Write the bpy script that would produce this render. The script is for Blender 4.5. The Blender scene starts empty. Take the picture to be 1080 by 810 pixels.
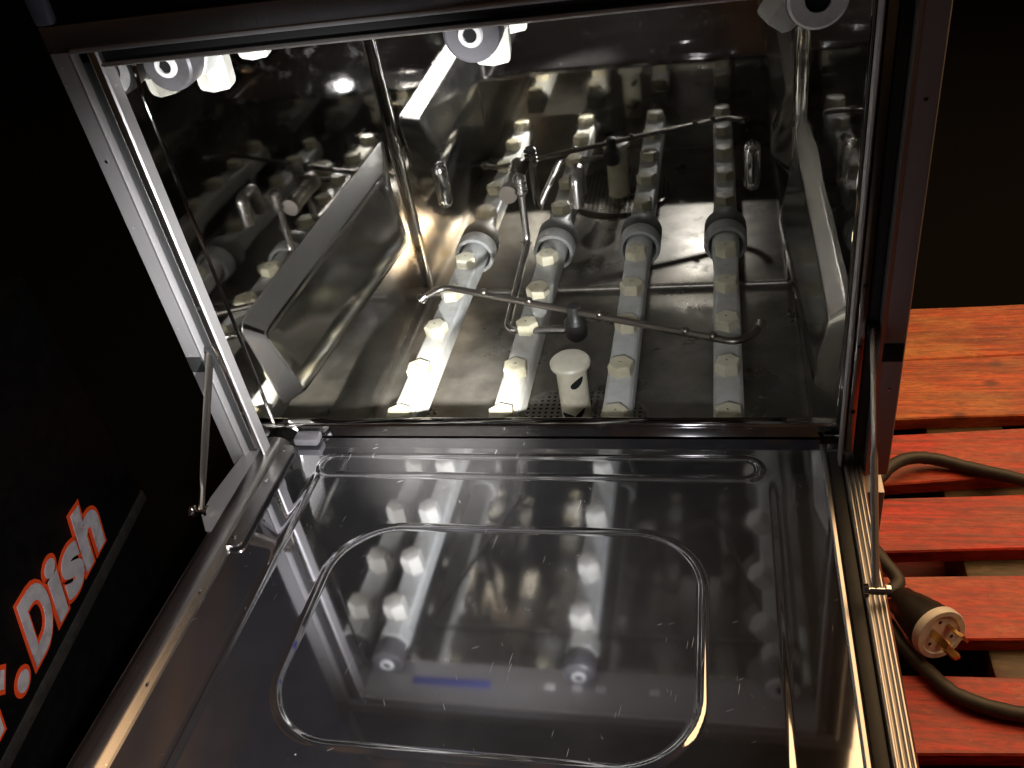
import bpy, bmesh, math, random
from mathutils import Vector, Matrix, Euler
random.seed(7)
S = bpy.context.scene
COL = S.collection
PI = math.pi

# ------------------------------------------------------------------ materials
def mat(name, base=(.5, .5, .5), metal=0, rough=.4, **kw):
    m = bpy.data.materials.new(name); m.use_nodes = True
    b = m.node_tree.nodes['Principled BSDF']
    b.inputs['Base Color'].default_value = (*base, 1)
    b.inputs['Metallic'].default_value = metal
    b.inputs['Roughness'].default_value = rough
    for k, v in kw.items():
        b.inputs[k.replace('_', ' ')].default_value = v
    return m

class NT:
    """small helper round a material's node tree"""
    def __init__(s, m):
        s.t = m.node_tree; s.b = s.t.nodes['Principled BSDF']
    def n(s, typ, **kw):
        x = s.t.nodes.new(typ)
        for k, v in kw.items():
            if k in x.inputs: x.inputs[k].default_value = v
            else: setattr(x, k, v)
        return x
    def l(s, a, b): s.t.links.new(a, b)
    def coord(s, scale=(1, 1, 1), kind='Object', rot=(0, 0, 0)):
        c = s.n('ShaderNodeTexCoord'); mp = s.n('ShaderNodeMapping')
        mp.inputs['Scale'].default_value = scale; mp.inputs['Rotation'].default_value = rot
        s.l(c.outputs[kind], mp.inputs['Vector']); return mp.outputs['Vector']
    def noise(s, vec, scale, detail=3, rough=.5):
        x = s.n('ShaderNodeTexNoise'); x.inputs['Scale'].default_value = scale
        x.inputs['Detail'].default_value = detail; x.inputs['Roughness'].default_value = rough
        s.l(vec, x.inputs['Vector']); return x.outputs['Fac']
    def ramp(s, fac, stops):
        r = s.n('ShaderNodeValToRGB'); e = r.color_ramp.elements
        while len(e) < len(stops): e.new(.5)
        for q, (p, c) in zip(e, stops):
            q.position = p; q.color = (*c, 1) if isinstance(c, tuple) else (c, c, c, 1)
        s.l(fac, r.inputs['Fac']); return r.outputs['Color']
    def math(s, op, a, b=None, c=None):
        x = s.n('ShaderNodeMath', operation=op)
        for i, v in enumerate((a, b, c)):
            if v is None: continue
            if isinstance(v, (int, float)): x.inputs[i].default_value = v
            else: s.l(v, x.inputs[i])
        return x.outputs[0]
    def mix(s, fac, a, b):
        x = s.n('ShaderNodeMix', data_type='RGBA')
        for i, v in ((0, fac), (6, a), (7, b)):
            if isinstance(v, (int, float)): x.inputs[i].default_value = v
            elif isinstance(v, tuple): x.inputs[i].default_value = (*v, 1)
            else: s.l(v, x.inputs[i])
        return x.outputs[2]
    def bump(s, h, strength, dist, prev=None):
        x = s.n('ShaderNodeBump'); x.inputs['Strength'].default_value = strength
        x.inputs['Distance'].default_value = dist; s.l(h, x.inputs['Height'])
        if prev is not None: s.l(prev, x.inputs['Normal'])
        return x.outputs['Normal']
    def set(s, sock, v): s.l(v, s.b.inputs[sock])

def steel_chamber():
    m = mat('chamber_steel', (.6, .58, .54), 1, .09); t = NT(m)
    oc = t.n('ShaderNodeTexCoord'); vv = t.n('ShaderNodeVectorMath', operation='ADD')
    vv.inputs[1].default_value = (0, .27, -.2)          # the mesh is stored relative to the machine's base
    t.l(oc.outputs['Object'], vv.inputs[0]); v = vv.outputs[0]
    big = t.noise(v, 5, 2); fine = t.noise(v, 38, 5, .65)
    # limescale and heat tint near the back left bottom corner and along the tank floor
    sep = t.n('ShaderNodeSeparateXYZ'); t.l(v, sep.inputs[0])
    dist = t.n('ShaderNodeVectorMath', operation='DISTANCE'); t.l(v, dist.inputs[0])
    dist.inputs[1].default_value = (-.26, .52, .09)
    near = t.math('SUBTRACT', .15, dist.outputs['Value'])
    near = t.math('MULTIPLY', t.math('MAXIMUM', near, 0), 8)
    stain = t.math('MULTIPLY', near, t.ramp(t.noise(v, 22, 4, .6), [(.35, .1), (.62, 1.0)]))
    spots = t.ramp(fine, [(.56, 0.0), (.66, 1.0)])
    lowz = t.math('MULTIPLY', t.ramp(sep.outputs[2], [(.0, 1.0), (.16, 0.0)]), t.ramp(t.math('MULTIPLY', sep.outputs[0], -1), [(.2, 0.0), (.26, 1.0)]))
    film = t.math('MULTIPLY', lowz, t.ramp(t.noise(v, 9, 4, .6), [(.36, .15), (.7, 1.0)]))
    col = t.mix(stain, (.45, .44, .42), (.44, .33, .2))
    col = t.mix(t.math('MULTIPLY', film, .4), col, (.46, .43, .37))
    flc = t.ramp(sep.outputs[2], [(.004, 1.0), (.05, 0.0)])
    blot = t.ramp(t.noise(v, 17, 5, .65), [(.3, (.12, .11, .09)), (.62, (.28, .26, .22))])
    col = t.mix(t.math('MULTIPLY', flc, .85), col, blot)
    r = t.math('MULTIPLY_ADD', big, .045, .014)
    flr = t.ramp(sep.outputs[2], [(.004, 1.0), (.03, 0.0)])
    r = t.math('ADD', r, t.math('MULTIPLY', flr, t.math('MULTIPLY_ADD', t.noise(v, 12, 4, .6), .25, .14)))
    r = t.math('ADD', r, t.math('MULTIPLY', film, .14))
    r = t.math('ADD', r, t.math('MULTIPLY', spots, .05))
    r = t.math('ADD', r, t.math('MULTIPLY', stain, .2))
    scum = t.math('MULTIPLY', flc, t.ramp(t.noise(v, 11, 4, .6), [(.3, .06), (.7, .3)]))
    scum = t.math('MAXIMUM', scum, t.math('MULTIPLY', film, .3))
    t.set('Metallic', t.math('SUBTRACT', 1, scum))
    t.set('Base Color', col)
    t.set('Roughness', r)
    nb = t.bump(t.noise(v, 4.2, 1.2), .3, .0055)
    nb = t.bump(t.noise(t.coord((3, 3, 160)), 3, 2), .008, .0003, nb)
    t.set('Normal', nb)
    return m

def steel_door():
    m = mat('door_steel', (.58, .57, .58), 1, .1); t = NT(m)
    v = t.coord()
    haze = t.noise(v, 7, 4, .6)
    # short scratches in two directions and small specks
    def scratch(rot, sx, sy, lo):
        vr = t.n('ShaderNodeVectorRotate', rotation_type='Z_AXIS'); vr.inputs['Angle'].default_value = rot
        t.l(v, vr.inputs['Vector'])
        mp = t.n('ShaderNodeMapping'); mp.inputs['Scale'].default_value = (sx, sy, 1)
        t.l(vr.outputs[0], mp.inputs['Vector'])
        n = t.noise(mp.outputs[0], 1, 1, .3)
        patch = t.noise(v, 13 + rot, 1)
        return t.math('MULTIPLY', t.ramp(n, [(lo, 0.0), (lo + .03, 1.0)]), t.ramp(patch, [(.5, 0.0), (.6, 1.0)]))
    sc = t.math('MAXIMUM', scratch(.12, 1500, 40, .785), scratch(1.1, 1300, 60, .795))
    sc = t.math('MAXIMUM', sc, scratch(-.5, 1500, 80, .80))
    vo = t.n('ShaderNodeTexVoronoi'); vo.inputs['Scale'].default_value = 34
    t.l(v, vo.inputs['Vector'])
    sp = t.ramp(vo.outputs['Distance'], [(.016, 1.0), (.034, 0.0)])
    sel = t.n('ShaderNodeSeparateColor'); t.l(vo.outputs['Color'], sel.inputs[0])
    sp = t.math('MULTIPLY', sp, t.math('GREATER_THAN', sel.outputs[0], .74))
    mark = t.math('MAXIMUM', sc, sp)
    r = t.math('MULTIPLY_ADD', haze, .075, .014)
    r = t.math('ADD', r, t.math('MULTIPLY', mark, .5))
    t.set('Roughness', r)
    t.set('Base Color', t.mix(t.math('MULTIPLY', mark, .7), (.47, .47, .5), (.85, .84, .82)))
    nb = t.bump(t.noise(v, 3, 1), .08, .003)
    nb = t.bump(t.noise(t.coord((260, 4, 1)), 1, 2), .006, .0003, nb)
    t.set('Normal', nb)
    # a thin film of dried water over the polish
    gl = t.n('ShaderNodeBsdfDiffuse'); gl.inputs['Color'].default_value = (.36, .35, .36, 1)
    mx = t.n('ShaderNodeMixShader')
    t.l(t.math('ADD', t.math('MULTIPLY', haze, .085), t.math('MULTIPLY', mark, .4)), mx.inputs[0])
    t.l(t.b.outputs[0], mx.inputs[1]); t.l(gl.outputs[0], mx.inputs[2])
    t.l(mx.outputs[0], t.t.nodes['Material Output'].inputs['Surface'])
    return m

def steel_brushed(name, base, rough, axis=2, amount=.12):
    m = mat(name, base, 1, rough); t = NT(m)
    sc = [420, 420, 420]; sc[axis] = 5
    g = t.noise(t.coord(tuple(sc)), 1, 3, .6)
    sm = t.noise(t.coord(), 9, 2, .5)
    r = t.math('MULTIPLY_ADD', g, amount, rough - amount * .5)
    r = t.math('ADD', r, t.math('MULTIPLY_ADD', sm, .14, -.07))
    t.set('Roughness', r)
    t.set('Normal', t.bump(g, .1, .0006))
    specks = t.ramp(t.noise(t.coord(), 210, 2), [(.72, 0.0), (.76, 1.0)])
    t.set('Base Color', t.mix(t.math('MULTIPLY', specks, .6), base, (.8, .78, .74)))
    return m

def plastic(name, base, dirt, rough=.42, sub=0):
    m = mat(name, base, 0, rough); t = NT(m)
    n = t.noise(t.coord(), 60, 4, .65)
    n2 = t.noise(t.coord(), 14, 3)
    f = t.math('MULTIPLY', t.ramp(n, [(.42, 0.0), (.72, 1.0)]), t.ramp(n2, [(.3, .25), (.65, 1.0)]))
    oi = t.n('ShaderNodeObjectInfo')
    f = t.math('MINIMUM', t.math('ADD', f, t.math('MULTIPLY', oi.outputs['Random'], .45)), 1)
    t.set('Base Color', t.mix(f, base, dirt))
    t.set('Roughness', t.math('MULTIPLY_ADD', n, .25, rough - .12))
    t.set('Normal', t.bump(n, .12, .0008))
    return m

def painted_wood(name, paint, bare, amount):
    m = mat(name, paint, 0, .55); t = NT(m)
    oi = t.n('ShaderNodeObjectInfo')
    off = t.n('ShaderNodeVectorMath', operation='ADD')
    comb = t.n('ShaderNodeCombineXYZ')
    rnd = t.math('MULTIPLY', oi.outputs['Random'], 9)
    for i in range(3): t.l(rnd, comb.inputs[i])
    t.l(t.coord((4, 62, 62)), off.inputs[0]); t.l(comb.outputs[0], off.inputs[1])
    g = t.noise(off.outputs[0], 1.6, 6, .62)
    off2 = t.n('ShaderNodeVectorMath', operation='ADD')
    t.l(t.coord((9, 20, 20)), off2.inputs[0]); t.l(comb.outputs[0], off2.inputs[1])
    w = t.noise(off2.outputs[0], 1, 4, .6)
    c = t.mix(t.ramp(g, [(.36, 0.0), (.62, 1.0)]), tuple(p * .45 for p in paint), tuple(min(1, p * 1.35) for p in paint))
    wear = t.math('MULTIPLY', t.ramp(w, [(.44, 0.0), (.7, 1.0)]), t.math('MULTIPLY_ADD', oi.outputs['Random'], amount * .8, .2))
    c = t.mix(wear, c, bare)
    vo = t.n('ShaderNodeTexVoronoi'); vo.inputs['Scale'].default_value = 1
    off3 = t.n('ShaderNodeVectorMath', operation='ADD')
    t.l(t.coord((11, 17, 17)), off3.inputs[0]); t.l(comb.outputs[0], off3.inputs[1]); t.l(off3.outputs[0], vo.inputs['Vector'])
    knot = t.ramp(vo.outputs['Distance'], [(.06, 1.0), (.17, 0.0)])
    fine = t.noise(t.coord((60, 260, 260)), 1, 4, .7)
    c = t.mix(t.ramp(fine, [(.35, .55), (.6, 0.0)]), c, tuple(p * .25 for p in paint))
    chips = t.ramp(t.noise(off3.outputs[0], 2.6, 6, .75), [(.6, 0.0), (.66, 1.0)])
    c = t.mix(t.math('MULTIPLY', chips, .55), c, bare)
    c = t.mix(t.math('MULTIPLY', knot, .75), c, (.07, .012, .008))
    t.set('Base Color', c)
    t.set('Roughness', t.math('MULTIPLY_ADD', g, .35, .3))
    t.set('Normal', t.bump(fine, .35, .0014, t.bump(g, .6, .002)))
    return m

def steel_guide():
    m = mat('dimmed_guide_steel', (.29, .28, .26), 1, .16); t = NT(m)  # darkened base stands in for the dark reflection on the guide face
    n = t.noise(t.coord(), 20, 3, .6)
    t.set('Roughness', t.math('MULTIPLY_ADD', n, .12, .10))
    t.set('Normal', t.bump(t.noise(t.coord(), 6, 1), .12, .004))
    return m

M = {
 'dim_guide': steel_guide(),
 'lit_ledge': mat('lit_ledge_steel', (.6, .58, .54), 1, .27),  # same steel with a lightened base, so the ledge looks lit
 'chamber': steel_chamber(), 'door': steel_door(),
 'frame': steel_brushed('brushed_frame_steel', (.46, .44, .435), .52),
 'rim': steel_brushed('rim_steel', (.42, .4, .39), .3, 1),
 'case': steel_brushed('case_steel', (.4, .38, .38), .42),
 'rod': mat('rod_steel', (.5, .47, .44), 1, .25),
 'darkrod': mat('tarnished_steel', (.27, .24, .21), 1, .34),
 'nickel': mat('nickel_strut', (.72, .69, .66), 1, .38),
 'chrome': mat('chrome', (.75, .74, .72), 1, .12),
 'arm': plastic('grey_arm_plastic', (.42, .43, .42), (.3, .29, .25)),
 'nozzle': plastic('cream_nozzle_plastic', (.58, .55, .42), (.4, .36, .24), .4),
 'upnozzle': plastic('white_nozzle_plastic', (.5, .49, .45), (.38, .36, .3), .42),
 'tube': plastic('cream_tube_plastic', (.7, .67, .55), (.5, .45, .32), .36),
 'plug': plastic('grey_plug_plastic', (.10, .095, .1), (.06, .055, .055), .42),
 'black': plastic('black_enamel', (.0022, .0022, .0025), (.005, .0048, .0045), .5),
 'gasket': mat('black_rubber', (.012, .012, .012), 0, .6),
 'hub': plastic('black_hub_plastic', (.012, .011, .01), (.02, .019, .017), .4),
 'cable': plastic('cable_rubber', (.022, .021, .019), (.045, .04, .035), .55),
 'brass': mat('brass', (.72, .5, .2), 1, .25),
 'white': plastic('white_plastic', (.8, .79, .76), (.62, .6, .57), .4),
 'collar': plastic('grey_collar_plastic', (.25, .255, .25), (.17, .165, .15), .48),
 'hole': mat('dark_hole', (.004, .004, .004), 0, .9),
 'red': painted_wood('red_painted_wood', (.5, .03, .014), (.52, .13, .05), .9),
 'faded': painted_wood('faded_red_wood', (.5, .085, .02), (.56, .24, .06), 1.0),
 'wood': painted_wood('bare_wood', (.1, .062, .025), (.14, .09, .04), .4),
 'floor': mat('dark_concrete', (.0012, .001, .0009), 0, .95, Specular_IOR_Level=.1),
 'ink': plastic('white_ink', (.56, .54, .55), (.3, .26, .27), .4),
 'outline': mat('orange_ink', (.75, .07, .015), 0, .35),
 'blue': mat('blue_film', (.04, .05, .26), 0, .35),
 'cap': plastic('slate_plastic', (.09, .1, .13), (.05, .05, .06), .5),
}

M['frame'].node_tree.nodes['Principled BSDF'].inputs['Metallic'].default_value = .8

M['black'].node_tree.nodes['Principled BSDF'].inputs['Specular IOR Level'].default_value = .15

# ------------------------------------------------------------------ mesh helpers
def obj(name, bm, m, parent=None, smooth=35, loc=None):
    me = bpy.data.meshes.new(name)
    bmesh.ops.recalc_face_normals(bm, faces=bm.faces[:])
    bm.to_mesh(me); bm.free()
    ms = m if isinstance(m, (list, tuple)) else [m]
    for x in ms: me.materials.append(M[x] if isinstance(x, str) else x)
    if smooth:
        for p in me.polygons: p.use_smooth = True
        me.set_sharp_from_angle(angle=math.radians(smooth))
    o = bpy.data.objects.new(name, me); COL.objects.link(o)
    if parent: o.parent = parent
    if loc: o.location = loc
    return o

def empty(name, loc=(0, 0, 0)):
    o = bpy.data.objects.new(name, None); COL.objects.link(o); o.location = loc
    o.empty_display_size = .05
    return o

def tag(o, label=None, cat=None, group=None, kind=None):
    for k, v in (('label', label), ('category', cat), ('group', group), ('kind', kind)):
        if v: o[k] = v
    return o

def box(bm, lo, hi, bev=0, seg=2):
    lo, hi = Vector(lo), Vector(hi)
    r = bmesh.ops.create_cube(bm, size=1)
    vs = r['verts']
    c = (lo + hi) / 2; d = hi - lo
    for v in vs: v.co = Vector((v.co.x * d.x, v.co.y * d.y, v.co.z * d.z)) + c
    if bev:
        es = list({e for v in vs for e in v.link_edges})
        bmesh.ops.bevel(bm, geom=es, offset=bev, segments=seg, profile=.5, affect='EDGES')
    return bm

def frame_axes(d):
    d = d.normalized()
    a = Vector((0, 0, 1)) if abs(d.z) < .9 else Vector((0, 1, 0))
    x = a.cross(d).normalized(); y = d.cross(x)
    return x, y, d

def loft(bm, rings, closed=True, cap0=True, cap1=True):
    vr = [[bm.verts.new(p) for p in r] for r in rings]
    n = len(vr[0])
    for a, b in zip(vr, vr[1:]):
        for i in range(n if closed else n - 1):
            j = (i + 1) % n
            bm.faces.new((a[i], a[j], b[j], b[i]))
    if closed and cap0: bm.faces.new(vr[0][::-1])
    if closed and cap1: bm.faces.new(vr[-1])
    return vr

def tube(bm, pts, r, n=12, flat=1.0):
    """tube along a polyline (already smooth); r a number or one per point"""
    pts = [Vector(p) for p in pts]; rs = r if isinstance(r, (list, tuple)) else [r] * len(pts)
    up = None; rings = []
    for i, p in enumerate(pts):
        d = (pts[min(i + 1, len(pts) - 1)] - pts[max(i - 1, 0)]).normalized()
        if up is None: up = frame_axes(d)[0]
        x = (up - d * up.dot(d)).normalized(); y = d.cross(x); up = x
        rings.append([p + x * math.cos(2 * PI * k / n) * rs[i] + y * math.sin(2 * PI * k / n) * rs[i] * flat for k in range(n)])
    loft(bm, rings); return bm

def smooth_path(pts, r=.02, n=6):
    """round the corners of a polyline"""
    pts = [Vector(p) for p in pts]; out = [pts[0]]
    for a, b, c in zip(pts, pts[1:], pts[2:]):
        k = min(r, (a - b).length * .45, (c - b).length * .45)
        p, q = b + (a - b).normalized() * k, b + (c - b).normalized() * k
        for i in range(n + 1):
            t = i / n; out.append(p * (1 - t) ** 2 + b * 2 * t * (1 - t) + q * t * t)
    out.append(pts[-1]); return out

def spline(pts, n=10):
    pts = [Vector(p) for p in pts]; P = [pts[0] * 2 - pts[1]] + pts + [pts[-1] * 2 - pts[-2]]; out = []
    for i in range(1, len(P) - 2):
        a, b, c, d = P[i - 1:i + 3]
        for k in range(n):
            t = k / n
            out.append(.5 * ((2 * b) + (c - a) * t + (2 * a - 5 * b + 4 * c - d) * t * t + (3 * b - a - 3 * c + d) * t ** 3))
    out.append(pts[-1]); return out

def lathe(bm, base, axis, prof, n=24, start=0):
    """prof: (distance along axis, radius)"""
    x, y, d = frame_axes(Vector(axis)); base = Vector(base)
    rings = [[base + d * h + (x * math.cos(2 * PI * k / n + start) + y * math.sin(2 * PI * k / n + start)) * max(r, 1e-5) for k in range(n)] for h, r in prof]
    loft(bm, rings); return bm

def rounded_poly(pts, rad, n=5, per=6):
    """closed 2-d polygon with rounded corners, straights subdivided"""
    m = len(pts); out = []
    rads = rad if isinstance(rad, (list, tuple)) else [rad] * m
    ends = []
    for i in range(m):
        a, b, c = Vector(pts[i - 1]), Vector(pts[i]), Vector(pts[(i + 1) % m])
        p = b + (a - b).normalized() * rads[i]; q = b + (c - b).normalized() * rads[i]
        ends.append([p * (1 - t) ** 2 + b * 2 * t * (1 - t) + q * t * t for t in [k / n for k in range(n + 1)]])
    for i in range(m):
        out += ends[i]
        a, b = ends[i][-1], ends[(i + 1) % m][0]
        out += [a.lerp(b, k / per) for k in range(1, per)]
    return out

# ------------------------------------------------------------------ dishwasher
W2, D, ZT = .27, .542, .60          # chamber half width, depth, ceiling
DW = empty('dishwasher', (0, .27, -.2))
tag(DW, 'stainless steel dishwasher with its mirror polished door folded down open', 'dishwasher')
ORG = Vector((0, .27, -.2))
def part(name, bm, m, parent=DW, smooth=35):
    """geometry is written in world metres; parts of the dishwasher are stored relative to its base"""
    bmesh.ops.translate(bm, verts=bm.verts[:], vec=-ORG)
    return obj(name, bm, m, parent, smooth)
def sub(name, bm, m, parent, smooth=35):
    return part(name, bm, m, parent, smooth)

# wash chamber: one coved steel liner, open at the front
bm = bmesh.new()
prof = [(0, ZT), (D, ZT), (D, 0), (.05, 0), (.05, .166), (.036, .168), (.036, .142), (.0, .142)]
loft(bm, [[(-W2, y, z) for y, z in prof], [(W2, y, z) for y, z in prof]], closed=False)
vl = sorted([v for v in bm.verts if v.co.x < 0], key=lambda v: 0)
def side(x):
    vs = {(round(v.co.y, 4), round(v.co.z, 4)): v for v in bm.verts if abs(v.co.x - x) < 1e-6}
    bm.faces.new([vs[(round(y, 4), round(z, 4))] for y, z in prof])
side(-W2); side(W2)
bm.edges.ensure_lookup_table()
def inner(e):
    if len(e.link_faces) < 2: return False
    return True
eb, es = [], []
for e in bm.edges:
    if not inner(e): continue
    a, b = e.verts[0].co, e.verts[1].co
    mid = (a + b) / 2
    if mid.y < .06: es.append(e)
    else: eb.append(e)
bmesh.ops.bevel(bm, geom=eb, offset=.008, segments=4, profile=.5, affect='EDGES')
es = [e for e in bm.edges if len(e.link_faces) == 2 and abs(e.verts[0].co.x - e.verts[1].co.x) > .3 and .03 < e.verts[0].co.y < .055 and e.verts[0].co.z > .15]
bmesh.ops.bevel(bm, geom=es, offset=.003, segments=3, profile=.5, affect='EDGES')
# a narrow border round each large sheet keeps its middle truly flat while the folds stay round
bmesh.ops.recalc_face_normals(bm, faces=bm.faces[:])
bmesh.ops.inset_individual(bm, faces=[f for f in bm.faces if f.calc_area() > .02], thickness=.003, depth=0)
part('wash_chamber', bm, 'chamber', smooth=50)

# raised bead on each side wall and on the ceiling
def bead_line(bm, pts, r=.0022): tube(bm, smooth_path(pts, .02), r, 8, .6)
for s in (-1, 1):
    bm = bmesh.new()
    bead_line(bm, [(s * .2695, .045, .55), (s * .2695, .035, .52), (s * .2695, .035, .17)], .0016)
    part('wall_bead', bm, 'chamber')
bm = bmesh.new()
bead_line(bm, [(-.15, .42, .597), (-.24, .16, .597), (.24, .16, .597), (.15, .42, .597)], .003)
part('ceiling_bead', bm, 'chamber')

# rack guides pressed out of the side walls
for s in (-1, 1):
    bm = bmesh.new()
    lay = [([(.2705, .039, .2885), (.2705, .064, .168), (.2705, .475, .122), (.2705, .512, .2750)], .022),
           ([(.2695, .0395, .2872), (.2690, .0645, .169), (.2690, .470, .125), (.2695, .506, .2735)], .020),
           ([(.2592, .058, .2645), (.2545, .082, .172), (.2435, .446, .149), (.2592, .455, .2505)], .014),
           ([(.2586, .060, .2620), (.2530, .083, .176), (.2415, .440, .155), (.2586, .448, .2480)], .013),
           ([(.2585, .062, .2595), (.2533, .080, .188), (.2420, .434, .168), (.2585, .443, .2455)], .012),
           ([(.2583, .064, .2570), (.2540, .077, .200), (.2432, .426, .182), (.2583, .438, .2430)], .010)]
    rings = []
    for p, r in lay:
        q = rounded_poly([Vector((s * a, b, c)) for a, b, c in p], [r, r * .5, r, r])
        q = q[::-1] if s < 0 else q
        if len(rings) == 2:                              # support loops keep the bevel flat between its edges
            rings.append([a.lerp(b, .1) for a, b in zip(rings[-1], q)])
            rings.append([a.lerp(b, .9) for a, b in zip(rings[1], q)])
        rings.append(q)
    cen = sum(rings[-1], Vector()) / len(rings[-1])
    rings.append([a.lerp(cen, .05) for a in rings[-1]])
    rings.append([a.lerp(cen, .10) for a in rings[-2]])
    loft(bm, rings, True, False, True)
    gd = part('rack_guide', bm, ['dim_guide', 'lit_ledge'], smooth=28)
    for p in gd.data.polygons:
        if (p.normal.z > .25 or p.normal.y < -.3) and (p.center.z + ORG.z > .235 or p.normal.y < -.3): p.material_index = 1  # upward and forward facets take the lightened, lit-looking steel

# pressed rack stops on the back wall
for s in (-1, 1):
    bm = bmesh.new()
    rings = []
    for w, h, y in ((.011, .034, D + .0005), (.0105, .0335, D - .003), (.009, .032, D - .009), (.006, .028, D - .012), (.001, .02, D - .0128)):
        ring = []
        for k in range(28):
            a = 2 * PI * k / 28
            ring.append(Vector((s * .213 + w * math.cos(a), y, .185 + (h - w) * (1 if math.sin(a) > 1e-6 else -1 if math.sin(a) < -1e-6 else 0) + w * math.sin(a))))
        rings.append(ring)
    loft(bm, rings)
    part('rack_stop', bm, 'chrome')

# lower wash arms with nozzles
def hexnozzle(bm, p, axis, r, h, dome=.25, start=0.0):
    lathe(bm, p, axis, [(0, r * .9), (h * .1, r * .99), (h * .8, r), (h * .93, r * .95), (h, r * .84), (h * (1 + dome * .15), r * .45), (h * (1 + dome * .18), r * .0)], 6, start)
    return bm
NY = [.128, .213, .300, .384, .469]
AX = [-.178, -.061, .061, .178]
def hole(bm, p, r, axis=(0, 0, 1), n=10, sx=1, sy=1):
    x, y, d = frame_axes(Vector(axis)); p = Vector(p)
    bm.faces.new([bm.verts.new(p + x * r * sx * math.cos(2 * PI * k / n) + y * r * sy * math.sin(2 * PI * k / n)) for k in range(n)])
for ai, ax in enumerate(AX):
    bm = bmesh.new()
    zc = .083; sec = []
    def section(hw, hh, rr):
        return rounded_poly([(-hw, -hh), (hw, -hh), (hw, hh), (-hw, hh)], rr, 4, 2)
    rings = []
    for y, hw, hh, rr in ((.108, .0135, .011, .004), (.111, .0158, .0135, .005), (.45, .0158, .0135, .005), (.478, .0165, .0145, .006), (.492, .0185, .0185, .0175), (.541, .0185, .0185, .0175)):
        rings.append([Vector((ax + q[0], y, zc + q[1])) for q in section(hw, hh, rr)])
    loft(bm, rings)
    arm = part('wash_arm', bm, 'arm', smooth=40)
    for ny in NY:
        b2 = bmesh.new()
        hexnozzle(b2, (ax, ny, zc + .012), (random.uniform(-.05, .05), random.uniform(-.05, .05), 1), .0150 * random.uniform(.96, 1.03), .0148, start=random.uniform(-.5, .5))
        nz = sub('nozzle', b2, 'nozzle', arm, 25)
        b2 = bmesh.new(); a = random.uniform(0, 3)
        hole(b2, (ax, ny, zc + .012 + .01545), .0022, (0.0, 0, 1), 10, 1.2, .6)
        # the orifice is a small dark mouth on top of the nozzle
        bmesh.ops.translate(b2, verts=b2.verts[:], vec=-ORG)
        me = nz.data; base = len(me.vertices)
        bmx = bmesh.new(); bmx.from_mesh(me); tmp = bpy.data.meshes.new('tmp'); b2.to_mesh(tmp); b2.free()
        nf = len(bmx.faces); bmx.from_mesh(tmp); bmx.faces.ensure_lookup_table()
        for f in bmx.faces[nf:]: f.material_index = 1
        bmx.to_mesh(me); bmx.free(); me.materials.append(M['hole']); bpy.data.meshes.remove(tmp)
    b2 = bmesh.new()
    lathe(b2, (ax, .541, zc), (0, -1, 0), [(0, .026), (.004, .029), (.024, .029), (.027, .028), (.0272, .0235), (.024, .0225), (.004, .0225), (0, .0222)], 40)
    sub('collar', b2, 'collar', arm, 40)

# upper wash arms: plugged ends and hanging nozzles under the ceiling
for ai, ax in enumerate((-.244, .0, .235)):
    bm = bmesh.new(); zc = .527; y0 = .04
    ur = []
    for y, hw, hh, rr in ((y0 + .014, .0150, .0150, .0145), (y0 + .052, .0150, .0150, .0145), (y0 + .058, .0165, .0140, .005), (.47, .0165, .0140, .005), (.49, .0170, .0170, .0165), (.541, .0170, .0170, .0165)):
        ur.append([Vector((ax + q[0], y, zc + q[1])) for q in rounded_poly([(-hw, -hh), (hw, -hh), (hw, hh), (-hw, hh)], rr, 4, 2)])
    loft(bm, ur)
    arm = part('upper_wash_arm', bm, 'arm')
    b2 = bmesh.new()
    lathe(b2, (ax, y0 + .03, zc), (0, -1, 0), [(0, .017), (.008, .0205), (.024, .021), (.0285, .0205), (.03, .0185), (.03, .012)], 36)
    sub('end_plug', b2, 'plug', arm)
    b2 = bmesh.new()
    lathe(b2, (ax, y0 + .031, zc), (0, 1, 0), [(0, .0185), (.001, .0215), (.02, .0215), (.022, .0185)], 6)
    sub('hex_coupling', b2, 'arm', arm, 20)
    b2 = bmesh.new()
    big = ai == 2
    ro, ri = (.0195, .0085) if big else (.0092, .0052)
    lathe(b2, (ax, y0 + .002, zc), (0, -1, 0), [(0, ro), (.003, ro), (.005, ro * .9), (.005, ri), (-.004, ri * .9)], 30)
    sub('plug_ring', b2, 'white', arm)
    b2 = bmesh.new(); hole(b2, (ax, y0 - .0015 , zc), ri * 1.02, (0, -1, 0), 6)
    sub('key_socket', b2, 'hole', arm, 0)
    tilt = Vector((-.06, 0, -1)) if ai < 2 else Vector((-.75, 0, -1))
    for ny in (.108, .19, .285, .385, .48):
        b2 = bmesh.new()
        td = tilt.normalized()
        hexnozzle(b2, Vector((ax, ny, zc)) + td * .011, td, .0160, .0300, start=.4)
        sub('nozzle', b2, 'upnozzle', arm, 25)
    b2 = bmesh.new()
    lathe(b2, (ax, .541, zc), (0, -1, 0), [(0, .026), (.022, .027), (.026, .025), (.026, .0165)], 30)
    sub('collar', b2, 'arm', arm)

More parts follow.
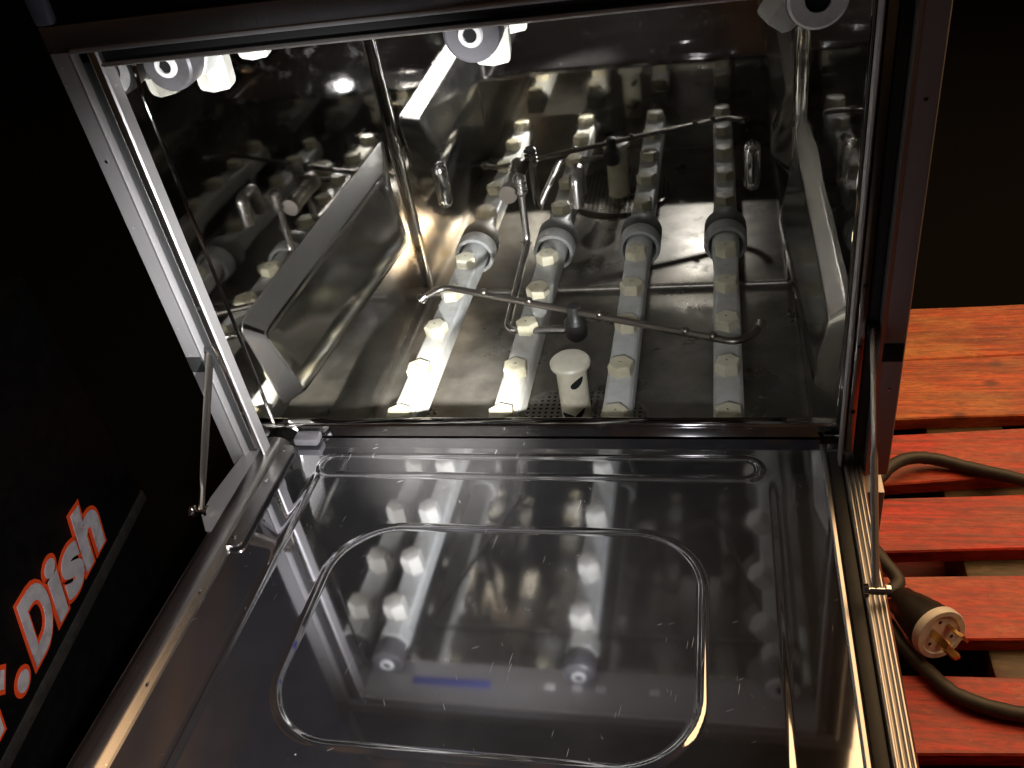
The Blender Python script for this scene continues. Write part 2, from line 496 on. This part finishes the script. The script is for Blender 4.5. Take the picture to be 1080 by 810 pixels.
# rinse arm
Zr = .124
bm = bmesh.new()
path = smooth_path([(-.203, .338, Zr - .006), (-.2, .341, Zr), (-.178, .360, Zr + .003), (0, .294, Zr + .002), (.186, .2235, Zr + .002), (.205, .236, Zr + .003), (.213, .248, Zr + .006)], .014, 5)
tube(bm, path, .0047, 12, .85)
ra = part('rinse_arm', bm, 'darkrod')
b2 = bmesh.new()
lathe(b2, (0, .294, .088), (0, 0, 1), [(0, .010), (.004, .0135), (.024, .0138), (.028, .011), (.031, .009), (.041, .0085), (.046, .0075), (.0475, .004)], 28)
sub('hub', b2, 'hub', ra)
for fx in (-.058, .032, .132, .162, -.12):
    y = .294 + (fx * -.379)
    b2 = bmesh.new(); lathe(b2, (fx, y, Zr + .003), (0, -.3, 1), [(0, .0045), (.005, .0045), (.0065, .003)], 12)
    sub('jet', b2, 'darkrod', ra)
for p, d in (((-.202, .339, Zr), (-.6, -.5, -.3)), ((.2135, .2485, Zr + .006), (.3, .7, .6))):
    b2 = bmesh.new(); lathe(b2, p, d, [(-.004, .0055), (.004, .0055), (.006, .0045), (.006, .003), (0, .0028)], 14)
    sub('jet', b2, 'rod', ra)

# rinse supply pipe from the back wall fitting down to the hub
bm = bmesh.new()
tube(bm, smooth_path([(-.09, .496, .192), (-.091, .491, .113), (-.087, .296, .100), (-.012, .294, .100)], .016, 6), .0052, 14)
rp = part('rinse_pipe', bm, 'rod')
b2 = bmesh.new()
lathe(b2, (-.1085, .541, .186), (0, -1, 0), [(0, .0125), (.03, .0125), (.032, .0135), (.044, .0138), (.046, .0125), (.0462, .0)], 30)
sub('wall_elbow', b2, 'darkrod', rp)
b2 = bmesh.new()
prof = [(0, .006)]
for k in range(4): prof += [(.002 + k * .0062, .0075), (.0035 + k * .0062, .0092), (.0062 + k * .0062, .0092), (.0077 + k * .0062, .0075)]
prof += [(.029, .006)]
lathe(b2, (-.0898, .497, .213), (.0, -.05, -1), prof, 22)
sub('knurled_nut', b2, 'rod', rp)

# thin capillary and sensor on the back wall
bm = bmesh.new()
tube(bm, smooth_path([(-.02, .541, .19), (-.02, .525, .19), (-.02, .52, .15)], .008), .009, 14)
part('temperature_probe', bm, 'rod')

# front frame: jambs, header, channel and gasket
def extrude_z(bm, prof, z0, z1):
    loft(bm, [[(x, y, z0) for x, y in prof], [(x, y, z1) for x, y in prof]])
for s in (-1, 1):
    bm = bmesh.new()
    p = [(.2705, .0), (.2695, -.0015), (.268, -.0005), (.268, .012), (.2715, .014), (.2725, .012), (.288, .012), (.2885, 0), (.2895, -.0022), (.2915, -.0012), (.293, 0), (.3075, 0), (.3085, .0012), (.3085, .03), (.2705, .03)]
    p = [(s * x, y) for x, y in p]
    extrude_z(bm, p[::-1] if s > 0 else p, .142, .5545)
    j = part('jamb', bm, 'frame', smooth=30)
    b2 = bmesh.new(); box(b2, (s * .2836 - .0040, .004, .16), (s * .2836 + .0040, .0119, .553), .001)
    sub('gasket', b2, 'gasket', j)
    b2 = bmesh.new(); box(b2, (s * .2755 - .0034, .002, .165), (s * .2755 + .0034, .0118, .5525), .0012)
    sub('channel_strip', b2, 'rod', j)
    for z in (.21, .275, .33):
        b2 = bmesh.new(); lathe(b2, (s * .2755, .002, z), (0, -1, 0), [(0, .002), (.0006, .0018), (.0009, .0)], 10)
        sub('screw', b2, 'hub', j)
    b2 = bmesh.new(); box(b2, (min(s * .2925, s * .3075), -.0006, .262), (max(s * .2925, s * .3075), .004, .279), .0003)
    sub('strut_slot', b2, 'hole', j)
    for z in (.235, .47):
        b2 = bmesh.new(); lathe(b2, (s * .300, .0, z), (0, -1, 0), [(0, .0016), (.0006, .0014), (.0009, .0)], 12)
        sub('rivet', b2, 'chrome', j)
bm = bmesh.new()
box(bm, (-.3085, 0, .5555), (.3085, .03, .5735), .0012)
hd = part('header', bm, 'case')
b2 = bmesh.new(); box(b2, (-.29, -.0022, .5532), (.29, .012, .5565), .001)
sub('header_bead', b2, 'frame', hd)
b2 = bmesh.new(); box(b2, (-.2878, .004, .5442), (.2878, .03, .553), .001)
sub('header_gasket', b2, 'gasket', hd)
b2 = bmesh.new(); box(b2, (-.2695, .0012, .5425), (.2695, .06, .5441), .0005)
lip = sub('header_lip', b2, 'frame', hd)
b2 = bmesh.new(); tube(b2, [(-.269, .0005, .5432), (.269, .0005, .5432)], .0017, 10)
sub('lip_edge', b2, 'nickel', hd)
for x in (-.036, -.003, .026, .09):
    b2 = bmesh.new(); box(b2, (x - .006, .03, .5405), (x + .006, .038, .5424), .0005)
    sub('button_plug', b2, 'white', hd)
b2 = bmesh.new(); box(b2, (-.21, .026, .5410), (-.11, .036, .5424), .0004)
sub('film_strip', b2, 'blue', hd)

# control fascia over the header and its corner cap
bm = bmesh.new(); box(bm, (-.2925, .003, .574), (.308, .028, .685), .002)
part('control_fascia', bm, 'black')
bm = bmesh.new(); box(bm, (-.3085, -.002, .5745), (-.293, .028, .685), .0025)
part('corner_cap', bm, 'cap')

# outer casing
bm = bmesh.new()
for s in (-1, 1):
    box(bm, (min(s * .3075, s * .3035), .0305, -.17), (max(s * .3075, s * .3035), .6, .687), .001)
box(bm, (-.303, .0305, .6875), (.303, .6, .69), .001)
box(bm, (-.303, .594, -.17), (.303, .5985, .686), .001)
part('casing', bm, 'case')
bm = bmesh.new()
box(bm, (-.300, .0395, -.168), (.300, .042, .13), .001)
part('lower_panel', bm, 'frame')
for s in (-1, 1):
    bm = bmesh.new()
    box(bm, (min(s * .284, s * .3085), .002, -.168), (max(s * .284, s * .3085), .03, .119), .0015)
    post = part('corner_post', bm, 'frame')
for x in (-.27, .27):
    for y in (.07, .55):
        bm = bmesh.new(); lathe(bm, (x, y, -.2), (0, 0, 1), [(0, .018), (.006, .019), (.01, .009), (.032, .009)], 20)
        part('foot', bm, 'gasket')

# ------------------------------------------------------------------ door (part of the dishwasher), folded down
DT = -.012                                          # its far edge dips a touch below level
def dm(bm):                                          # door space (x, v outwards, w up) -> world
    R = Matrix.Rotation(DT, 4, 'X')
    for v in bm.verts:
        q = R @ Vector((v.co.x, -v.co.y, v.co.z)); v.co = q + Vector((0, 0, .152))
    return bm
def sstep(a, b, t):
    t = max(0, min(1, (t - a) / (b - a))); return t * t * (3 - 2 * t)
def rr_dist(x, y, cx, cy, hx, hy, r):
    dx, dy = abs(x - cx) - hx + r, abs(y - cy) - hy + r
    return math.hypot(max(dx, 0), max(dy, 0)) + min(max(dx, dy), 0) - r
def bumpf(d, w): 
    return (1 - (d / w) ** 2) ** 2 if abs(d) < w else 0
def liner_h(x, v):
    h = .0011 * bumpf(rr_dist(x, v, 0, .1895, .156, .1045, .058), .0036)
    d = rr_dist(x, v, -.003, .006, .206, .0135, .0132)
    h += .0014 * bumpf(d, .0036)
    if v > .012 and x < 0:
        h += .0008 * bumpf(abs(x) - .2085, .0042) * sstep(.012, .03, v)
    h -= .0005 * sstep(.2085, .216, abs(x)) * sstep(.012, .04, v)
    return h
bm = bmesh.new()
nx, nv = 340, 306; x0, x1, v0, v1 = -.2555, .2555, -.034, .425
g = [[bm.verts.new((x0 + (x1 - x0) * i / nx, v0 + (v1 - v0) * j / nv, liner_h(x0 + (x1 - x0) * i / nx, v0 + (v1 - v0) * j / nv))) for j in range(nv + 1)] for i in range(nx + 1)]
for i in range(nx):
    for j in range(nv): bm.faces.new((g[i][j], g[i + 1][j], g[i + 1][j + 1], g[i][j + 1]))
door = part('door', dm(bm), 'door', smooth=60)
# outer skin of the door
bm = bmesh.new(); box(bm, (-.288, .0, -.046), (.288, .43, -.012), .003)
sub('outer_skin', dm(bm), 'frame', door)
bm = bmesh.new(); box(bm, (-.288, .4255, -.0118), (.288, .4335, .012), .003)
sub('top_edge', dm(bm), 'rim', door)
def extrude_v(bm, prof, va, vb, n=1):
    loft(bm, [[(x, va + (vb - va) * k / n, w) for x, w in prof] for k in range(n + 1)])
# rolled rims
for s in (-1, 1):
    if s < 0:
        p = [(.2545, -.0105), (.2545, .0012), (.2555, .0022)]
        p += [(.2700 - .0135 * math.cos(a), .002 + .0062 * math.sin(a)) for a in [k * PI / 16 for k in range(1, 16)]]
        p += [(.2845, .0022), (.2862, .0), (.287, -.0105)]
    else:
        p = [(.2545, -.0105), (.2545, .001), (.256, .0020), (.2585, .0012), (.2605, -.004), (.2705, -.004), (.2715, .0)]
        for c in (.2735, .2775, .2810, .2842):
            p += [(c - .0016 * math.cos(a), .0008 + .0016 * math.sin(a)) for a in [k * PI / 6 for k in range(0, 7)]]
        p += [(.2872, -.002), (.2875, -.0105)]
    p = [(s * x, w) for x, w in p]
    bm = bmesh.new(); extrude_v(bm, p if s < 0 else p[::-1], -.026, .424)
    sub('rim', dm(bm), 'rim', door, 40)
    for v in ((.06, .15, .24, .33) if s > 0 else (.17, .26, .35)):
        bm = bmesh.new()
        lathe(bm, (s * (.2475 if s > 0 else .258), v, -.003 if s > 0 else .0034), (0, 0, 1), [(0, .0022), (.0008, .002), (.0013, .0012), (.0014, 0)], 12)
        sub('screw', dm(bm), 'chrome', door)
    if s > 0:
        bm = bmesh.new(); box(bm, (.2608, -.02, -.0052), (.2703, .42, -.0008), .001)
        sub('door_gasket', dm(bm), 'gasket', door)
    # hinge plate beside the rim and the reinforcing strip with its screws
    bm = bmesh.new()
    pl = [(.2745, -.045), (.2745, .105), (.284, .103), (.298, .083), (.299, .06), (.291, -.02), (.284, -.045)]
    loft(bm, [[(s * x, v, .0052) for x, v in pl], [(s * x, v, .0072) for x, v in pl]])
    if s < 0: sub('hinge_plate', dm(bm), 'frame', door)
    else: bm.free()
    bm = bmesh.new()
    q = rounded_poly([(.244, -.018), (.2625, -.018), (.2625, .118), (.244, .118)], .008, 6, 1)
    loft(bm, [[(s * v[0], v[1], .0022) for v in q], [(s * v[0], v[1], .0046) for v in q]])
    if s < 0:
        sub('hinge_strip', dm(bm), 'rim', door)
        for v in (-.008, .035, .108):
            bm = bmesh.new(); lathe(bm, (s * .2535, v, .0046), (0, 0, 1), [(0, .0022), (.0008, .002), (.0012, .0)], 10)
            sub('screw', dm(bm), 'chrome', door)
    else: bm.free()
bm = bmesh.new(); box(bm, (-.246, -.034, .002), (-.220, -.018, .011), .003)
sub('hinge_block', dm(bm), 'plug', door)

# door struts from the jambs down to the door rims
def strut(s, a, b, rod):
    a, b = Vector(a), Vector(b); d = (b - a); L = d.length; d.normalize()
    x = Vector((1, 0, 0)); y = d.cross(x).normalized()
    bm = bmesh.new(); rings = []
    for t, w in ((0, .004), (.02, .0065), (.55 if not rod else .4, .0065), (.78 if not rod else .46, .0055), (.86 if not rod else .52, .0026), (1, .0026)):
        th = .0014 if w > .004 else .0024
        rings.append([a + d * L * t + x * th * math.cos(k * PI / 4) * 1.2 + y * w * math.sin(k * PI / 4) for k in range(8)])
    loft(bm, rings)
    o = part('door_strut', bm, 'nickel' if s > 0 else 'darkrod')
    b2 = bmesh.new(); lathe(b2, b + Vector((-s * .008, 0, 0)), (s, 0, 0), [(0, .005), (.003, .0052), (.004, .003), (.014, .003), (.015, .0055), (.018, .005)], 16)
    sub('pivot_pin', b2, 'chrome', o)
    b2 = bmesh.new(); lathe(b2, a + Vector((-s * .004, 0, 0)), (s, 0, 0), [(0, .005), (.008, .005)], 14)
    sub('pivot_pin', b2, 'gasket', o)
strut(-1, (-.2845, .006, .282), (-.2965, -.083, .164), False)
strut(1, (.2835, .004, .292), (.2775, -.146, .165), True)

# ------------------------------------------------------------------ things in the tank
SP = (.0, .231, .0)
sp = empty('standpipe', SP)
tag(sp, 'cream plastic overflow standpipe with a round cap standing in the drain', 'standpipe')
bm = bmesh.new()
lathe(bm, (0, 0, .004), (0, 0, 1), [(0, .0190), (.004, .0178), (.09, .0178), (.092, .0172)], 36)
tb = obj('tube', bm, 'tube', sp)
bm = bmesh.new()
lathe(bm, (0, 0, .0935), (0, 0, 1), [(0, .0170), (.0003, .0234), (.004, .0238), (.0066, .022), (.0085, .0155), (.0094, .0066), (.0096, 0)], 40)
obj('cap', bm, 'tube', sp)
for a0, z0, rz, hh in ((-62, .079, .22, .0075), (-115, .030, -.02, .0058), (-70, .0315, .35, .006)):
    bm = bmesh.new(); ring = []
    for k in range(20):
        t = 2 * PI * k / 20
        da = math.radians(27) * math.cos(t); dz = hh * math.sin(t) * (.55 if math.sin(t) > 0 else 1) + rz * .02 * math.cos(t)
        a = math.radians(a0) + da
        ring.append(bm.verts.new((.0181 * math.cos(a), .0181 * math.sin(a), z0 + dz)))
    c = bm.verts.new((.0181 * math.cos(math.radians(a0)), .0181 * math.sin(math.radians(a0)), z0))
    mid = [bm.verts.new((.0181 * math.cos(math.radians(a0) + math.radians(13.5) * math.cos(2 * PI * k / 20)), .0181 * math.sin(math.radians(a0) + math.radians(13.5) * math.cos(2 * PI * k / 20)), (z0 + ring[k].co.z) / 2)) for k in range(20)]
    for k in range(20):
        j = (k + 1) % 20
        bm.faces.new((ring[k], ring[j], mid[j], mid[k])); bm.faces.new((mid[k], mid[j], c))
    obj('slot', bm, 'hole', tb)

# perforated strainer plate with real holes
bm = bmesh.new(); cs = .0078; R0 = .088; vd = {}
def gv(p):
    k = (round(p[0], 5), round(p[1], 5))
    if k not in vd: vd[k] = bm.verts.new((p[0], p[1], 0))
    return vd[k]
N = int(R0 / cs) + 1
for i in range(-N, N):
    for j in range(-N, N):
        cx, cy = (i + .5) * cs, (j + .5) * cs; rr = math.hypot(cx, cy)
        if rr > R0 or rr < .019: continue
        sq = [gv((cx + cs * .5 * a, cy + cs * .5 * b)) for a, b in ((1, 0), (1, 1), (0, 1), (-1, 1), (-1, 0), (-1, -1), (0, -1), (1, -1))]
        hh = [bm.verts.new((cx + cs * .27 * math.cos(k * PI / 4), cy + cs * .27 * math.sin(k * PI / 4), -.0004)) for k in range(8)]
        for k in range(8): bm.faces.new((sq[k], sq[(k + 1) % 8], hh[(k + 1) % 8], hh[k]))
o = obj('strainer_plate', bm, 'chamber', None, 30, (.0, .215, .0062))
tag(o, 'perforated steel strainer plate lying round the foot of the cream standpipe', 'strainer')
bm = bmesh.new(); lathe(bm, (0, 0, -.0058), (0, 0, 1), [(0, .0885), (.0012, .0885), (.0014, .06), (.0014, 0)], 48)
obj('sump_bowl', bm, 'hole', o)
bm = bmesh.new(); lathe(bm, (0, 0, -.006), (0, 0, 1), [(0, .092), (.0062, .092), (.0068, .09), (.0068, .0868), (0, .0868)], 60)
obj('strainer_rim', bm, 'chamber', o)

# ------------------------------------------------------------------ pallet
PZ = -.2
pal = empty('pallet', (.25, .35, -.345))
tag(pal, 'red painted wooden pallet under the dishwasher', 'pallet')
boards = [(.777, .024, .632, .066), (.628, .066, .486, .067), (.456, .09, .357, .10), (.327, .07, .233, .085), (.191, .06, .100, .085), (.052, .07, -.040, .085), (-.085, .06, -.18, .05), (-.22, .05, -.32, .05)]
for (yb, sb, yf, sf) in boards:
    bm = bmesh.new(); n = 14; rings = []
    for k in range(n + 1):
        x = -.5 + 1.55 * k / n
        b, f = yb + sb * (x - .5) + random.uniform(-.0015, .0015), yf + sf * (x - .5) + random.uniform(-.0015, .0015)
        z = random.uniform(-.0008, .0008); e = .002
        rings.append([(x - .25, q - .35, w + .345) for q, w in ((b, PZ - .02), (b, PZ - e + z), (b - e, PZ + z), (f + e, PZ + z), (f, PZ - e + z), (f, PZ - .02))])
    loft(bm, rings)
    obj('board', bm, 'faded' if yb > .5 else 'red', pal, 40)
for xs, ws, top in ((-.42, .09, PZ - .0205), (.462, .105, PZ - .0205), (.94, .09, PZ - .0205)):
    bm = bmesh.new(); box(bm, (xs - .25, -.33 - .35, PZ - .1 + .345), (xs + ws - .25, .77 - .35, top + .345), .004)
    obj('stringer', bm, 'wood', pal)
for yf in (-.33, .25, .74):
    bm = bmesh.new(); box(bm, (-.75, yf - .35, .0005), (.8, yf + .1 - .35, .0445), .003)
    obj('bottom_board', bm, 'red', pal)

# ------------------------------------------------------------------ power cord and plug
cord = empty('power_cord', (.37, .1, PZ))
tag(cord, 'black rubber power cord with a white faced plug lying on the red pallet', 'cord')
def cpart(name, bm, m, parent=cord, smooth=40):
    bmesh.ops.translate(bm, verts=bm.verts[:], vec=-Vector((.37, .1, PZ))); return obj(name, bm, m, parent, smooth)
zc = PZ + .0095
def worn(pts, r): return [r * (1 + .05 * math.sin(i * 1.9) * math.sin(i * .37) + random.uniform(-.015, .015)) for i in range(len(pts))]
bm = bmesh.new()
pts = spline([(.32, .27, zc), (.362, .318, zc + .01), (.392, .354, zc + .016), (.42, .374, zc + .012), (.452, .380, zc + .005), (.492, .370, zc), (.554, .346, zc), (.66, .30, zc), (.78, .33, zc)], 8)
tube(bm, pts, worn(pts, .0085), 14)
cpart('cable', bm, 'cable')
bm = bmesh.new()
pts = spline([(.315, .05, zc), (.335, .11, zc), (.353, .106, zc), (.366, .074, zc), (.386, .043, zc), (.414, .013, zc), (.472, -.003, zc), (.56, .0, zc), (.7, .03, zc)], 8)
tube(bm, pts, worn(pts, .0085), 14)
cpart('cable', bm, 'cable')
ad = Vector((.42, -.82, .24)).normalized(); A = Vector((.3995, .0640, PZ + .046)) - ad * .0745
bm = bmesh.new()
tube(bm, spline([(.318, .26, zc + .004), (.345, .222, zc + .01), (.36, .185, zc + .014), (.372, .158, zc + .012), (A.x - ad.x * .012, A.y - ad.y * .012, A.z - ad.z * .012), (A.x + ad.x * .004, A.y + ad.y * .004, A.z + ad.z * .004)], 8), .0082, 14)
cpart('cable', bm, 'cable')
bm = bmesh.new()
lathe(bm, A, ad, [(-.004, .0085), (0, .013), (.006, .0175), (.018, .0185), (.021, .0205), (.03, .0225), (.05, .0265), (.062, .0275), (.064, .0275)], 30)
plug = cpart('plug', bm, 'hub')
bm = bmesh.new()
lathe(bm, A + ad * .0642, ad, [(0, .0275), (.001, .0298), (.009, .0298), (.0105, .0288), (.0105, .0235), (.0085, .0225), (.0085, 0)], 40)
cpart('plug_face', bm, 'white', plug)
px, py, pd = frame_axes(ad)
F = A + ad * .0725
def blade(c, dirx, w, L, th=.0016, hook=False):
    bm = bmesh.new(); d2 = pd.cross(dirx).normalized(); rings = []
    for t in (0, .85, 1):
        ww = w * (1 if t < 1 else .7)
        p = F + c + pd * L * t
        rings.append([p + dirx * ww + d2 * th, p - dirx * ww + d2 * th, p - dirx * ww - d2 * th, p + dirx * ww - d2 * th])
    loft(bm, rings)
    if hook:
        p = F + c + pd * L * .8
        q = [p + dirx * w, p + dirx * w * 2.1, p + dirx * w * 2.1 + pd * L * .2, p + dirx * w + pd * L * .2]
        loft(bm, [[v + d2 * th for v in q], [v - d2 * th for v in q]])
    cpart('prong', bm, 'brass', plug, 20)
for k, hk in ((0, True), (1, False), (2, False)):
    a = 2 * PI * k / 3 + .5
    c = (px * math.cos(a) + py * math.sin(a)) * .0125
    tdir = (-px * math.sin(a) + py * math.cos(a))
    blade(c, tdir, .0044, .027, hook=hk)
for k in range(3):
    a = 2 * PI * k / 3 + 1.55
    c = (px * math.cos(a) + py * math.sin(a)) * .0155
    bm = bmesh.new(); lathe(bm, F + c, pd, [(0, .0022), (.0006, .002), (.0008, 0)], 10)
    cpart('plug_screw', bm, 'hub', plug)

# ------------------------------------------------------------------ black cabinet with lettering at the left
O = Vector((-.5196, -.1526, 0.0)); U = Vector((-.14221, .98984, 0)).normalized(); V = Vector((0, 0, 1)); Nn = Vector((U.y, -U.x, 0))
cab = empty('black_cabinet', tuple(O + U * -.05 - Nn * .25 + Vector((0, 0, -.345))))
tag(cab, 'black glossy cabinet with white and orange lettering beside the dishwasher', 'cabinet')
CO = cab.location.copy()
def kpart(name, bm, m, parent=cab, smooth=30):
    bmesh.ops.translate(bm, verts=bm.verts[:], vec=-CO); return obj(name, bm, m, parent, smooth)
def prism(bm, u0, u1, v0, v1, d0, d1, bev=.004):
    box(bm, (u0, d0, v0), (u1, d1, v1), bev)
def tokab(bm):
    for v in bm.verts:
        u, d, w = v.co; v.co = O + U * u + Nn * d + V * w
    return bm
bm = bmesh.new(); prism(bm, -.42, .283, -.036, .30, -.5, -.0004)
kpart('side_panel', tokab(bm), 'black')
bm = bmesh.new(); prism(bm, -.40, .263, -.345, -.0365, -.48, -.02)
kpart('plinth', tokab(bm), 'black')
bm = bmesh.new(); prism(bm, -.42, .2835, -.0365, -.021, -.006, .0012, .0005)  # grey strip added as the sheen along the panel's lower edge
kpart('edge_sheen', tokab(bm), 'cable')
# lettering: italic heavy text, white inside an orange outline
def lettering(txt, u, h, off, thick, m, name, width=None):
    cu = bpy.data.curves.new(name, 'FONT'); cu.body = txt; cu.size = 1; cu.offset = off; cu.extrude = thick; cu.resolution_u = 6
    to = bpy.data.objects.new('tmp', cu); COL.objects.link(to)
    bpy.context.view_layer.update()
    me = bpy.data.meshes.new_from_object(to.evaluated_get(bpy.context.evaluated_depsgraph_get()))
    bpy.data.objects.remove(to); bpy.data.curves.remove(cu)
    bm = bmesh.new(); bm.from_mesh(me); bpy.data.meshes.remove(me)
    return bm
def place_letters(ch, u0, wd, m_out, m_in):
    for off, th, m, nm, lift in ((.085, .002, 'outline', 'letter_outline', .0006), (.04, .002, 'ink', 'letter', .0018)):
        bm = lettering(ch, 0, 0, off, th, m, nm)
        xs = [v.co.x for v in bm.verts]; 
        capH = .73
        mn, mx = LET[ch]
        for v in bm.verts:
            x = (v.co.x - mn) / (mx - mn) * wd; y = v.co.y / capH * .064
            v.co = O + U * (u0 + x + y * .36) + V * (y + .001) + Nn * (lift + (.0004 if v.co.z > 0 else -.0004))
        kpart(nm, bm, m, cab, 0)
LET = {}
for ch in 'r.Dish':
    b = lettering(ch, 0, 0, .03, 0, None, 'tmp'); xs = [v.co.x for v in b.verts]; LET[ch] = (min(xs), max(xs)); b.free()
for ch, u0, wd in (('r', -.082, .040), ('.', -.030, .019), ('D', .004, .049), ('i', .060, .019), ('s', .087, .040), ('h', .131, .048)):
    place_letters(ch, u0, wd, 'outline', 'ink')

# ------------------------------------------------------------------ ground
bm = bmesh.new()
q = 6
bm.faces.new([bm.verts.new(p) for p in ((-q, -q, 0), (q, -q, 0), (q, q, 0), (-q, q, 0))])
fl = obj('floor', bm, 'floor', None, 0, (0, 0, -.3455)); tag(fl, kind='structure')

# ------------------------------------------------------------------ world, lamps, camera
w = bpy.data.worlds.new('World'); S.world = w; w.use_nodes = True
nt = w.node_tree; bg = nt.nodes['Background']
tc = nt.nodes.new('ShaderNodeTexCoord'); sp_ = nt.nodes.new('ShaderNodeSeparateXYZ'); rp_ = nt.nodes.new('ShaderNodeValToRGB')
nt.links.new(tc.outputs['Generated'], sp_.inputs[0]); nt.links.new(sp_.outputs[2], rp_.inputs['Fac'])
nt.links.remove(nt.links[-1])
mr_ = nt.nodes.new('ShaderNodeMapRange'); mr_.inputs['From Min'].default_value = -1
nt.links.new(sp_.outputs[2], mr_.inputs['Value']); nt.links.new(mr_.outputs[0], rp_.inputs['Fac'])
e = rp_.color_ramp.elements
for p_, c_ in ((.5, (.022, .012, .006)), (.68, (.024, .014, .009))): e.new(p_)
for q_, (p_, c_) in zip(e, ((.35, (.002, .0015, .001)), (.5, (.02, .011, .005)), (.66, (.022, .013, .009)), (.85, (.018, .0165, .022)))):
    q_.position = p_; q_.color = (*c_, 1)
mp_ = nt.nodes.new('ShaderNodeMapping'); mp_.inputs['Scale'].default_value = (9, .8, .8)
nz_ = nt.nodes.new('ShaderNodeTexNoise'); nz_.inputs['Scale'].default_value = 1.6; nz_.inputs['Detail'].default_value = 2
nt.links.new(tc.outputs['Generated'], mp_.inputs['Vector']); nt.links.new(mp_.outputs[0], nz_.inputs['Vector'])
r2_ = nt.nodes.new('ShaderNodeValToRGB'); r2_.color_ramp.elements[0].position = .5; r2_.color_ramp.elements[1].position = .72
nt.links.new(nz_.outputs['Fac'], r2_.inputs['Fac'])
up_ = nt.nodes.new('ShaderNodeMath'); up_.operation = 'MULTIPLY'; nt.links.new(r2_.outputs['Color'], up_.inputs[0])
ur_ = nt.nodes.new('ShaderNodeMapRange'); ur_.inputs['From Min'].default_value = .1; ur_.inputs['From Max'].default_value = .6
nt.links.new(sp_.outputs[2], ur_.inputs['Value']); nt.links.new(ur_.outputs[0], up_.inputs[1])
mx_ = nt.nodes.new('ShaderNodeMix'); mx_.data_type = 'RGBA'; mx_.inputs[7].default_value = (.13, .062, .03, 1)
nt.links.new(up_.outputs[0], mx_.inputs[0]); nt.links.new(rp_.outputs['Color'], mx_.inputs[6])
nt.links.new(mx_.outputs[2], bg.inputs['Color']); bg.inputs['Strength'].default_value = .6

def aim(o, t):
    o.rotation_euler = (Vector(t) - o.location).to_track_quat('-Z', 'Y').to_euler()
def spot(name, loc, target, power, size, blend, rad, col):
    l = bpy.data.lights.new(name, 'SPOT'); l.energy = power; l.spot_size = math.radians(size); l.spot_blend = blend
    l.shadow_soft_size = rad; l.color = col
    o = bpy.data.objects.new(name, l); COL.objects.link(o); o.location = loc; aim(o, target); return o
TL = (.12, -.55, .60)
spot('bounce_fill', TL, (-.125, .12, .085), 420, 15, 1.0, .012, (1, .97, .91))  # added lamp in place of torch light bounced by the steel walls
spot('door_fill', TL, (-.16, -.12, .16), 22, 78, 1.0, .012, (.98, .98, 1))  # added fill from above to brighten the door and its left rim
spot('low_torch', (.228, -.5, .316), (-.22, .30, .33), 135, 46, .9, .012, (.95, .97, 1))
l = bpy.data.lights.new('ceiling_lamp', 'AREA'); l.energy = 46; l.size = 2.0; l.color = (1, .62, .3)
o = bpy.data.objects.new('ceiling_lamp', l); COL.objects.link(o); o.location = (1.25, .95, 1.4); aim(o, (.5, .2, -.2))

cam = bpy.data.cameras.new('camera'); co = bpy.data.objects.new('camera', cam); COL.objects.link(co)
co.location = (.1717, -.5988, .7050)
co.rotation_euler = (math.radians(53.08956827), math.radians(8.49577462), math.radians(10.14295943))
cam.sensor_width = 36; cam.lens = 946.64 / 1080 * 36; cam.clip_start = .01; cam.clip_end = 60
S.camera = co
vs = S.view_settings
vs.view_transform = 'Standard'; vs.look = 'None'; vs.exposure = 0; vs.gamma = 1
S.cycles.max_bounces = 14; S.cycles.glossy_bounces = 10; S.cycles.blur_glossy = .3
S.cycles.caustics_reflective = True; S.cycles.sample_clamp_indirect = 30
try: S.cycles.use_denoising = True
except Exception: pass
